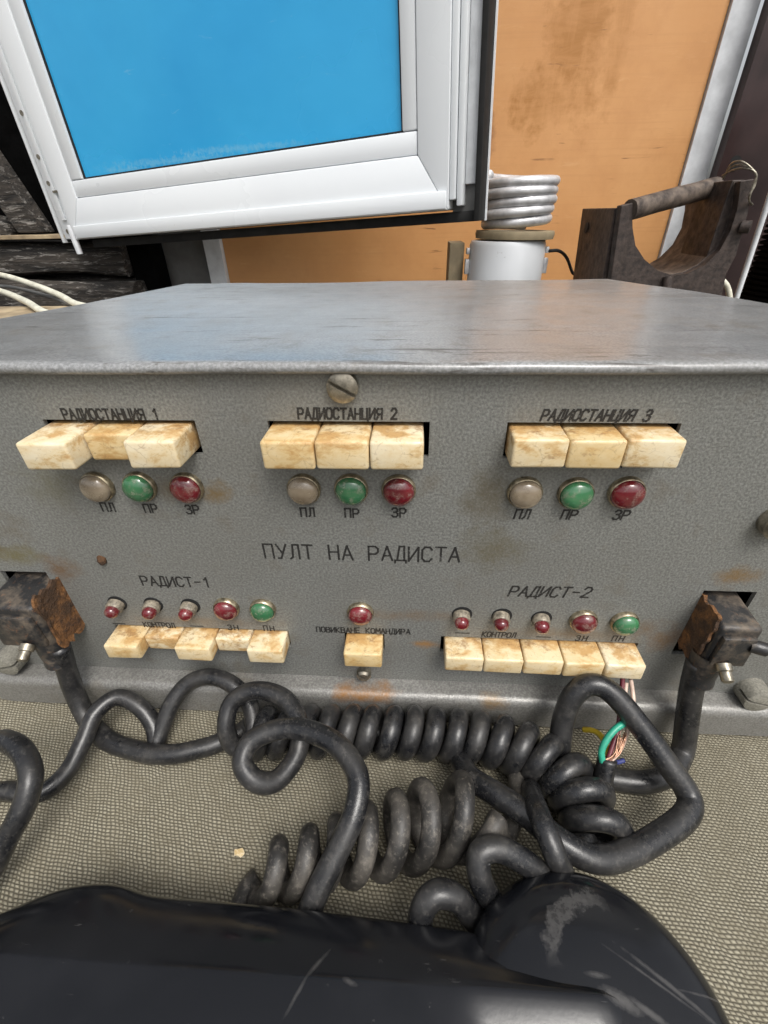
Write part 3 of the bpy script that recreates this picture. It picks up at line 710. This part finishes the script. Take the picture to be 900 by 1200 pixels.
# loose coil in front, and the handset end of it
c5 = empty('coiled_cord', (.0, -.1, 0))
tag(c5, 'loose dusty grey coil of cord lying behind the handset', 'cable')
TR5 = .0054
tops = ((292,1008,.0125), (325,997,.0130), (368,982,.0142), (412,966,.0162), (455,951,.0182), (497,936,.0200), (529,924,.0212), (562,932,.0200))
cen = []
for px, py, r5 in tops:
    t5 = at(px, py, z=2*r5+2*TR5); cen.append(Vector((t5.x, t5.y-.002, r5+TR5)))
def rad5(t):
    q = t*(len(tops)-1); i = min(int(q), len(tops)-2); return tops[i][2]+(tops[i+1][2]-tops[i][2])*(q-i)
hx = helix(cen, 7.5, rad5, 24, R(250), .80, .38)
tail = [hx[-1]]+P((590,985,.020), (606,945,.018), (606,915,.014), (600,892,.010))
bm = BM(); lead = P((262,1110,.010), (276,1075,.009))+[hx[0]]
tube(bm, catmull(lead, 6)[:-1]+hx[:-1]+catmull(tail, 6), TR5, 14, .05, 7); build('cable', bm, M['rubber_old'], c5, True, 180)
c6 = empty('handset_cord', (.05, -.11, 0))
tag(c6, 'kinked black cord in short humps beside the round end of the handset', 'cable')
pts = P((492,1100,.020), (494,1068,.034), (510,1048,.040), (535,1052,.036), (556,1076,.022), (580,1090,.014), (578,1062,.024), (562,1028,.038), (563,1000,.046), (584,994,.046), (612,1008,.040), (640,1028,.030), (660,1030,.028), (650,1000,.040), (636,965,.044), (626,940,.036), (622,925,.020))
bm = BM(); tube(bm, catmull(pts, 8), .0060, 14, .05, 8); build('cable', bm, M['rubber'], c6, True, 180)

# cut cable with stripped wires
c7 = empty('cut_cable', (.12, -.045, 0))
tag(c7, 'frayed cable end with green, yellow, red and bare copper wires', 'cable')
pts = P((700,950,.008), (704,930,.014), (708,908,.022), (712,889,.030))
bm = BM(); tube(bm, catmull(pts, 6), .0056, 12); build('cable', bm, M['rubber'], c7, True, 180)
M['wgreen'] = simple('green_insulation', (.03,.32,.21), .4, 0, .3, 90); M['wyellow'] = simple('yellow_insulation', (.72,.52,.04), .4, 0, .2, 90)
M['wred'] = simple('maroon_insulation', (.13,.02,.03), .4, 0, .3, 90); M['wpink'] = simple('pale_insulation', (.62,.47,.38), .45, 0, .25, 90); M['wblue'] = simple('blue_insulation', (.03,.04,.16), .4, 0, .2, 90)
def wire(pts, r, mat):
    bm = BM(); tube(bm, catmull(P(*pts), 7), r, 8); build('wire', bm, M[mat], c7, True, 180)
wire([(706,893,.030), (705,880,.036), (712,865,.042), (724,852,.046), (738,845,.047), (748,842,.044)], .0020, 'wgreen')
wire([(712,892,.028), (712,878,.026), (704,862,.022), (694,856,.018), (684,855,.013)], .0019, 'wyellow')
wire([(712,892,.030), (717,876,.034), (724,855,.040), (727,830,.048), (729,805,.056), (730,790,.062)], .0015, 'wred')
wire([(714,892,.030), (720,874,.034), (727,850,.040), (731,825,.048), (734,800,.056)], .0013, 'wpink')
wire([(716,891,.030), (726,880,.030), (734,862,.036), (737,845,.042), (742,825,.048), (741,808,.053), (739,796,.058)], .0013, 'wpink')
wire([(716,893,.027), (724,893,.026), (731,891,.026)], .0014, 'wblue')
bm = BM(); rg = random.Random(3)
for k in range(16):
    a = rg.uniform(0, 1)
    p0 = at(709+rg.uniform(-2,7), 891+rg.uniform(-2,1), z=.031); p1 = at(718+a*10, 884-a*5+rg.uniform(-3,3), z=.032+rg.uniform(0,.003)); p2 = at(724+a*11+rg.uniform(-2,2), 868-a*8+rg.uniform(-5,5), z=.038+rg.uniform(0,.003))
    tube(bm, catmull([p0, p1, p2], 5), .00035, 5)
build('copper_strands', bm, M['wire_copper'], c7, True, 180)

# ------------------------------------------------------------------ handset
hsr = empty('telephone_handset', (-.03, -.16, 0))
tag(hsr, 'black bakelite telephone handset with a worn round earpiece lying in front', 'handset')
bm = BM(); secs = []
rear = [(-60,1095), (-10,1075), (38,1052), (88,1035), (136,1034), (162,1047), (188,1051), (215,1053), (300,1060), (400,1071), (500,1084), (532,1089), (546,1092), (590,1100), (660,1118), (720,1132)]
facet = {q: 1124+.062*q for q, _ in rear}
for px, py in rear:
    a = at(px, py, z=.037); f_ = at(px, facet[px], z=.052); x = a.x; L = x < -.145
    b0 = .025 if not L else .002
    pr = [(a.y-.002, b0), (a.y+.001, .029 if not L else .018), (a.y+.0012, .033), (a.y, .037), (a.y-.004, .0405)]
    for k in (1, 2, 3): t = k/4; pr.append((a.y-.004+(f_.y-a.y+.004)*t, .0405+(.052-.0405)*t+.0012*math.sin(t*math.pi)))
    fl = px >= 545; pr += [(f_.y+.0016, .0518), (f_.y-.0016, .0524), (f_.y-.022, .0470 if fl else .0550), (f_.y-.034, .0440 if fl else .0535), (f_.y-.046, .044), (f_.y-.050, .030), (f_.y-.046, .014), (f_.y-.040, b0)]  # right end's top tilts down, shaped to catch the sun as a bright patch
    secs.append([bm.verts.new((x, y, z)) for y, z in pr])
for a, b in zip(secs, secs[1:]):
    n = len(a)
    for k in range(n): bm.faces.new((a[k], a[(k+1)%n], b[(k+1)%n], b[k]))
bm.faces.new(secs[0]); bm.faces.new(secs[-1])
hd = build('handle', bm, M['bakelite'], hsr, True, 50)
sb = hd.modifiers.new('smooth', 'SUBSURF'); sb.levels = 2; sb.render_levels = 2
for e in hd.data.edges: pass
bm = BM()
lathe(bm, [(.052, .001), (.0545, .004), (.0550, .020), (.0550, .030), (.0540, .036), (.051, .041), (.046, .0448), (.038, .0475), (.018, .0495), (0, .050)], (.0785, -.165, 0), (0,0,1), 64, close=False)
build('earpiece', bm, M['bakelite'], hsr, True, 60)
bm = BM()
lathe(bm, [(.0555, .0005), (.0572, .0015), (.0572, .005), (.0555, .006)], (.0785, -.166, 0), (0,0,1), 64, close=False)
build('rim', bm, M['steel'], hsr, True, 50)

bm = BM(); c = at(280, 999, z=.0015); bmesh.ops.create_icosphere(bm, subdivisions=2, radius=.0026, matrix=Matrix.Translation(c) @ Matrix.Diagonal((1.2, .8, .45, 1)))
for v in bm.verts: v.co += .0012*noise.noise_vector(v.co*500)
tag(build('paint_chip', bm, M['key'], None, True, 30), 'tiny cream chip lying on the khaki canvas', 'chip')

# ------------------------------------------------------------------ open window sash
Lc = Vector((-.71666, .85, .27930)); Oc = Vector((.04590, .60, .31437)); ux = (Oc-Lc).normalized(); nrm = Vector((-.31153, -.95024, 0)).normalized(); wz = nrm.cross(ux); wz = wz if wz.z > 0 else -wz
nrm = nrm  # towards the camera
sash = empty('window_sash', Lc)
tag(sash, 'open white plastic window sash with bright blue film on its glass', 'window')
def sp(s, t, d=0): return Lc+ux*s+wz*t+nrm*d
def sbox(bm, s0, s1, t0, t1, d0, d1, bev=0):
    prism(bm, [sp(s0,t0), sp(s1,t0), sp(s1,t1), sp(s0,t1)], nrm*d0, nrm*d1, bev)
TT = 1.05      # sash height
# four mitred frame bars: face from the outer edge to the bead line
o0, o1, i0, i1 = 0.0, .803, .046, .757
def bar(q): 
    bm = BM(); prism(bm, [sp(*k) for k in q], nrm*-.055, nrm*0, .0022); return bm
for q in ([(o0,0),(o1,0),(i1,.068),(i0,.068)], [(o1,0),(o1,TT),(i1,TT-.068),(i1,.068)], [(o1,TT),(o0,TT),(i0,TT-.068),(i1,TT-.068)], [(o0,TT),(o0,0),(i0,.068),(i0,TT-.068)]):
    build('frame_bar', bar([sp_ for sp_ in q]), M['pvc'], sash, True, 30)
for (s0, s1, t0, t1) in ((i0+.0008, i1-.0008, .0688, .0958), (i0+.0008, i1-.0008, TT-.0958, TT-.0688), (i0+.0008, .0775, .0966, TT-.0966), (.7340, i1-.0008, .0966, TT-.0966)):
    bm = BM(); sbox(bm, s0, s1, t0, t1, -.045, -.002, .0025); build('glazing_bead', bm, M['pvc'], sash, True, 30)
bm = BM()
for (s0, s1, t0, t1) in ((.0775, .7340, .0958, .0985), (.0775, .7340, TT-.0985, TT-.0958), (.0768, .0800, .0985, TT-.0985), (.7315, .7347, .0985, TT-.0985)): sbox(bm, s0, s1, t0, t1, -.020, -.0065)
build('gasket', bm, M['black'], sash)
bm = BM(); sbox(bm, .078, .7335, .0970, TT-.097, -.018, -.010); build('pane', bm, M['film'], sash)
# cap strip along the bottom rail, proud of it, and the raised ridge groove
bm = BM(); sbox(bm, .012, .801, .0015, .0235, .0005, .0045, .0015); build('drip_strip', bm, M['pvc'], sash, True, 30)
# stepped edge on the lock side: ridges, grey channel, black seal
bm = BM(); sbox(bm, .8035, .8125, .012, TT, -.040, -.004, .002); sbox(bm, .8135, .8225, .004, TT, -.042, -.008, .002); build('rebate_ridge', bm, M['pvc'], sash, True, 30)
bm = BM(); sbox(bm, .823, .8385, .03, TT, -.046, -.020, .001); build('rebate_channel', bm, M['strip'], sash, True, 30)
bm = BM(); sbox(bm, .8035, .8390, -.012, .0295, -.060, -.028); build('corner_block', bm, M['greypanel'], sash)
bm = BM(); sbox(bm, .8395, .8475, -.016, TT, -.060, -.012, .001); sbox(bm, .02, .8390, -.0165, -.0025, -.060, -.022, .001); build('seal', bm, M['black'], sash, True, 30)
bm = BM(); sbox(bm, .8480, .8500, -.0165, TT, -.060, -.0535); build('edge_lip', bm, M['pvc'], sash)
# hinge-side leaf with strike holes
bm = BM(); sbox(bm, -.044, -.0025, .002, TT, -.050, -.012, .002); sbox(bm, -.030, -.018, .035, TT, -.012, -.008, .001)
build('hinge_stile', bm, M['pvc'], sash, True, 30)
bm = BM(); sbox(bm, -.0600, -.0545, -.004, TT, -.050, -.014, .001); build('edge_lip', bm, M['pvc'], sash, True, 30)
bm = BM(); sbox(bm, -.0540, -.0445, -.003, TT, -.050, -.022, .001); build('seal', bm, M['black'], sash, True, 30)
for t in (.016, .098, .140, .205):
    bm = BM(); lathe(bm, [(.0042, 0), (.0042, .0012), (0, .0012)], sp(-.026 if t > .03 else -.028, t, -.0079 if t > .034 else -.0119), nrm, 12, close=False); build('rivet', bm, M['steel'], sash)
bm = BM(); sbox(bm, -.022, -.008, .082, .0855, -.0119, -.0065); build('hinge_tab', bm, M['steel'], sash)
bm = BM(); lathe(bm, [(.006, -.03), (.007, .0), (.006, .022)], sp(-.006, .004, -.004), wz, 12); build('hinge_pin', bm, M['strip'], sash, True, 40)

# ------------------------------------------------------------------ board, strip, dark sheet on the right
def quad_slab(name, pts, y, th, mat, parent=None):
    """a sheet facing the camera, outline given by photo pixels on the plane y, with real thickness behind"""
    bm = BM(); prism(bm, [at(px, py, y=y) for px, py in pts], (0,0,0), (0, th, 0)); return build(name, bm, mat, parent)
bm = BM(); box(bm, -.458, .5505, 1.0, 1.018, -.012, 1.60)
for v in bm.verts:
    if v.co.x > 0: v.co.x += .0
ob = build('hardboard_panel', bm, M['board']); tag(ob, 'large stained orange hardboard sheet standing behind the window sash', 'board')
bm = BM(); box(bm, .552, .600, .992, 1.012, -.012, 1.6, .001)
st = tag(build('metal_strip', bm, M['strip']), 'pale grey metal strip edging the orange hardboard on its right', 'metal strip')
bm = BM(); box(bm, -.500, -.4595, .985, 1.004, -.012, 1.4, .001)
tag(build('metal_strip', bm, M['strip']), 'narrow pale metal strip with a small hole, left of the orange hardboard', 'metal strip')
bm = BM(); box(bm, -.72, -.5015, 1.0, 1.015, -.012, 1.3); tag(build('grey_sheet', bm, M['greypanel']), 'dull grey sheet showing under the window sash beside the charred post', 'sheet')
dk = empty('metal_sheet', (.8, 1.0, 0)); tag(dk, 'dark brown painted metal sheet at the right edge behind the rusty bracket', 'metal sheet')
bm = BM(); box(bm, .602, 1.6, .97, .985, -.012, 1.6); build('sheet', bm, M['darkmetal'], dk)
bm = BM(); prism(bm, [(.83,.97,.0), (.87,.93,.0), (.91,.93,0), (.95,.97,0)], (0,0,0), (0,0,1.6)); build('fold', bm, M['darkmetal'], dk)
bm = BM(); c = at(861, 191, y=.969); lathe(bm, [(.012, 0), (.012, .0012), (0, .0012)], c, (0,-1,0), 16, close=False); build('hole', bm, M['black'], dk)
bm = BM(); box(bm, .60, .618, .955, .968, -.012, 1.6); build('flange', bm, M['darkmetal'], dk)

# ------------------------------------------------------------------ rusty bracket with half-round trough
br = empty('iron_bracket', (.39, .62, 0)); tag(br, 'rusty iron bracket with a half round cradle and a bar handle', 'iron bracket')
def xz(px, py, y=.6): c = at(px, py, y=y); return (c.x, c.z)
inner = [(741,252), (740,268), (744,288), (754,305), (770,318), (788,324), (806,322), (826,311), (845,293), (858,270), (865,245), (868,212)]
outer = [(884,210), (876,250), (862,300), (850,322), (846,352)]
loop = [xz(*q) for q in [(728,241), (742,238)]+inner+outer]
botl = xz(726, 345)
loop = [(x, z) for x, z in loop]+[(loop[-1][0]-.005, -.012), (botl[0]+.004, -.012)]
bm = BM(); prism(bm, [(x, .60, z) for x, z in loop], (0,0,0), (0,.016,0), .0012)
for v in bm.verts: v.co += .0015*noise.noise_vector(v.co*45)
build('front_plate', bm, M['iron'], br)
iw = [xz(*q) for q in inner]
bm = BM()   # trough wall behind the plate
th = .010; n = len(iw); A = []; 
cxm = sum(p[0] for p in iw)/n; czm = max(p[1] for p in iw)
for (x, z) in iw:
    d = Vector((x-cxm, 0, z-czm)); d.normalize(); A.append((Vector((x, 0, z)), Vector((x, 0, z))+d*th))
rings = []
for k in range(7):
    y = .6165+.135*k/6
    rings.append([[bm.verts.new((p[0].x+.001*noise.noise(Vector((k*.9, i*.7, 0))), y, p[0].z)) for i, p in enumerate(A)], [bm.verts.new((p[1].x, y, p[1].z)) for p in A]])
for a, b in zip(rings, rings[1:]):
    for i in range(n-1):
        bm.faces.new((a[0][i], a[0][i+1], b[0][i+1], b[0][i])); bm.faces.new((a[1][i], b[1][i], b[1][i+1], a[1][i+1]))
for r__ in (rings[0], rings[-1]):
    for i in range(n-1): bm.faces.new((r__[0][i], r__[1][i], r__[1][i+1], r__[0][i+1]))
build('trough', bm, M['iron_pale'], br, True, 40)
x0, zt = xz(728, 241)
bm = BM(); box(bm, x0-.002, x0+.012, .617, .775, -.012, zt-.002, .0015)
for v in bm.verts: v.co += .0015*noise.noise_vector(v.co*40)
for v in bm.verts:
    if v.co.z < .1: v.co.x += .02
build('side_plate', bm, M['iron'], br)
bm = BM(); c = Vector((x0-.0022, .73, zt-.03)); lathe(bm, [(.008, 0), (.008, .001), (0, .001)], c, (-1,0,0), 14, close=False); build('slot_hole', bm, M['black'], br)
bm = BM(); a = at(738, 246, y=.605); b = at(838, 219, y=.685)
tube(bm, [a.lerp(b, k/8) for k in range(9)], .0135, 16, .06, 2); build('handle_bar', bm, M['iron_pale'], br, True, 60)
bm = BM(); a = xz(868, 212); bx = box(bm, a[0]-.002, a[0]+.016, .617, .70, .20, a[1]+.002, .0015); build('side_arm', bm, M['iron'], br)
bm = BM(); c = at(783, 324, y=.597); tube(bm, [c, c+Vector((.002,-.004,-.02)), c+Vector((.004,-.004,-.06))], .007, 10); build('rib', bm, M['iron'], br, True, 60)
bm = BM(); c = at(868, 266, y=.598); lathe(bm, [(.008, 0), (.008, .012), (0, .013)], c, (.8,-.6,0), 10, close=False); build('bolt', bm, M['iron'], br, True, 40)

# wire loops hung over the bracket's corner
bm = BM(); rg = random.Random(5)
for k in range(3):
    pts = P(*[(846+rg.uniform(-3,3), 206+k*2, 'y', .64), (857, 200-k*4, 'y', .62), (871, 197-k*3.5, 'y', .6), (884+rg.uniform(-2,2), 202+k, 'y', .59), (885-k, 216, 'y', .59), (878, 230+k*2, 'y', .59), (880+k, 240, 'y', .60)])
    tube(bm, catmull(pts, 6), .0013, 7)
tag(build('wire_loop', bm, M['steel'], None, True, 180), 'loop of bare grey wire hooked over the corner of the rusty bracket', 'wire')
bm = BM(); a = at(862, 352, y=.66); b = at(903, 228, y=.66); tube(bm, [a-(b-a)*1.2, a, b, b+(b-a)*.3], .0042, 10)
tag(build('thin_rod', bm, M['strip'], None, True, 60), 'thin pale rod leaning between the rusty bracket and the black hose', 'rod')
bm = BM(); pts = P((848,330,'y',.62), (853,338,'y',.62), (855,350,'y',.62), (852,362,'y',.62)); tube(bm, catmull([pts[0]+Vector((-.012,.02,.012))]+pts+[pts[-1]+Vector((0,0,-.1))], 6), .004, 8)
tag(build('white_cable', bm, M['whitewire'], None, True, 180), 'short cream cable dipping behind the lid beside the rusty bracket', 'cable')
# corrugated black hose
hz = BM(); prof = []
for k in range(60):
    h = k*.0085; prof += [(.083, h), (.092, h+.002), (.092, h+.0055), (.083, h+.0075)]
lathe(hz, prof, (.71, .74, -.01), (-.02, 0, 1), 40)
tag(build('corrugated_hose', hz, M['char_void'], None, True, 30), 'black ribbed hose standing at the right edge of the picture', 'hose')

# ------------------------------------------------------------------ can with pipe coil behind the lid
can = empty('enamel_can', (.157, .72, -.012)); tag(can, 'white enamelled can with side clips under the bright pipe coil', 'can')
CX, CY = at(593, 300, y=.77).x, .77
ztop_c = at(593, 283, y=.70).z
bm = BM(); lathe(bm, [(.066, -.012), (.069, 0), (.069, ztop_c-.008), (.066, ztop_c-.001), (.060, ztop_c), (0, ztop_c)], (CX, CY, 0), (0,0,1), 48, close=False); build('can_body', bm, M['enamel'], can, True, 40)
for sg in (-1, 1):
    bm = BM(); x = CX+sg*.072; box(bm, x-.004, x+.004, CY-.012, CY+.006, ztop_c-.055, ztop_c-.03, .001); box(bm, x-.003, x+.003, CY-.012, CY+.004, ztop_c-.022, ztop_c-.012, .001); build('clip', bm, M['alu'], can, True, 40)
CX = at(606, 250, y=.77).x
bm = BM(); lathe(bm, [(.060, ztop_c+.0015), (.069, ztop_c+.0015), (.0705, ztop_c+.009), (.069, ztop_c+.014), (.060, ztop_c+.014)], (CX-.006, CY, 0), (.02,0,1), 48)
tag(build('flat_ring', bm, M['tan'], None, True, 40), 'dull tan ring between the white can and the pipe coil', 'ring')
bm = BM(); pts = []; N_ = int(5.4*36); zb = ztop_c+.0200; rp = .0078
for i in range(N_+1):
    t = i/36; z = zb+t*.0137
    r0 = .0585+.0012*math.sin(t*2.1)+(-.005 if t < 1 else 0)
    a = 2*math.pi*t+1.0; pts.append((CX-.002+.0015*math.sin(t*3)+r0*math.cos(a), CY+r0*math.sin(a), z+.0012*math.sin(a*1.0+t)))
tube(bm, pts, rp, 12, .04, 3)
tag(build('pipe_coil', bm, M['alu'], None, True, 180), 'bright silver pipe wound in a short stack of rings on the white can', 'pipe coil')
bm = BM(); a = at(528, 284, y=.80); box(bm, a.x-.002, a.x+.026, .785, .86, -.012, a.z, .002)
tag(build('cardboard_box', bm, M['tan'], None, True, 30), 'narrow tan box standing left of the white can', 'box')
bm = BM(); pts = P((644,294,'y',.74), (655,294,'y',.76), (664,302,'y',.80), (670,318,'y',.84), (676,335,'y',.86)); tube(bm, catmull(pts+[pts[-1]+Vector((0,0,-.12))], 6), .0028, 8)
tag(build('thin_wire', bm, M['black'], None, True, 180), 'thin dark wire curving down to the right of the white can', 'wire')

# ------------------------------------------------------------------ burnt timbers, crate and cables on the left
def timber(name, x0, x1, y0, y1, z0, z1, mat, lab, cat, seed, amp=.012):
    bm = BM(); n = 26
    ringsT = []
    for i in range(n+1):
        x = x0+(x1-x0)*i/n; ring = []
        for k in range(20):
            a = 2*math.pi*k/20; ca, sa = math.cos(a), math.sin(a)
            s_ = (abs(ca)**5+abs(sa)**5)**(-1/5)
            p = Vector((x, (y0+y1)/2+(y1-y0)/2*ca*s_, (z0+z1)/2+(z1-z0)/2*sa*s_))
            p += amp*noise.noise_vector(Vector((p.x*6, p.y*22, p.z*22))+Vector((seed,0,0))); ring.append(bm.verts.new(p))
        ringsT.append(ring)
    for a, b in zip(ringsT, ringsT[1:]):
        for k in range(20): bm.faces.new((a[k], a[(k+1)%20], b[(k+1)%20], b[k]))
    bm.faces.new(ringsT[0]); bm.faces.new(ringsT[-1])
    return tag(build(name, bm, mat, None, True, 50), lab, cat)
timber('charred_beam', -1.9, -.66, .90, 1.02, .205, .275, M['char'], 'charred grey and black beam on top, just under the window sash', 'beam', 1)
timber('charred_beam', -1.9, -.64, .88, 1.02, .060, .200, M['char'], 'blackened split beam below the top beam, behind the white cables', 'beam', 5)
bm = BM(); box(bm, -1.9, -.66, .885, .99, .281, .2885, .001); tag(build('plank', bm, M['plywood'], None), 'thin weathered plank lying on the charred beam', 'plank')
bm = BM(); box(bm, -.655, -.60, .93, .985, -.012, .285, .004)
for v in bm.verts: v.co += .008*noise.noise_vector(v.co*30)
tag(build('charred_post', bm, M['char_void'], None), 'short black burnt post between the beams and the grey sheet', 'post')
bm = BM(); prism(bm, [(-.90, .93, .292), (-.845, .93, .292), (-1.02, .93, .75), (-1.08, .93, .75)], (0,0,0), (0,.05,0), .003); tag(build('leaning_board', bm, M['char'], None), 'dark burnt board leaning beside the left edge of the sash', 'board')
bm = BM(); box(bm, -2.6, -.725, 1.25, 1.30, -.012, 1.6); tag(build('dark_void_wall', bm, M['char_void'], None), 'black wall standing for the dark void of the opening at far left', 'wall')  # stands for a dark void; the darkness is put into its colour
for k, (px, py, s, lab) in enumerate(((8,268,.045,'grey charred lump nearest the left edge on the plank'), (36,262,.036,'smaller burnt lump next to the leaning board on the plank'))):
    c = at(px, py, y=1.05); bm = BM(); bmesh.ops.create_icosphere(bm, subdivisions=3, radius=s, matrix=Matrix.Translation((c.x, .96, .2885+s*.45)) @ Matrix.Diagonal((1.2, .8, .5, 1)))
    for v in bm.verts: v.co += s*.5*noise.noise_vector(v.co*28+Vector((k*9,0,0)))
    tag(build('charred_lump', bm, M['char'], None, True, 30), lab, 'charcoal')
cr = empty('wooden_crate', (-.8, .6, -.012)); tag(cr, 'pale plywood crate with cream cables on its top, left of the console', 'crate')
bm = BM(); box(bm, -1.3, -.46, .40, .59, -.012, .176, .002); build('crate_body', bm, M['plywood'], cr)
bm = BM(); box(bm, -1.31, -.45, .395, .60, .1765, .19, .002); build('crate_top', bm, M['plywood'], cr)
for spec, r, lab in (([(-40,318,.215), (0,322,.222), (40,334,.214), (70,346,.203), (95,358,.196)], .0055, 'upper cream cable arching over the crate beside the lid'),
                  ([(-40,332,.206), (0,341,.206), (30,353,.200), (58,368,.196)], .0055, 'lower cream cable lying on the crate beside the lid'),
                  ([(-40,335,.198), (10,336,.198), (60,348,.195), (90,358,.195)], .0035, 'thin greenish wire between the two cream cables')):
    bm = BM(); pp_ = P(*spec); tube(bm, catmull(pp_+[pp_[-1]+Vector((.12,-.05,-.005))], 6), r, 8)
    tag(build('white_cable', bm, M['whitewire'] if r > .004 else M['greypanel'], None, True, 180), lab, 'cable')
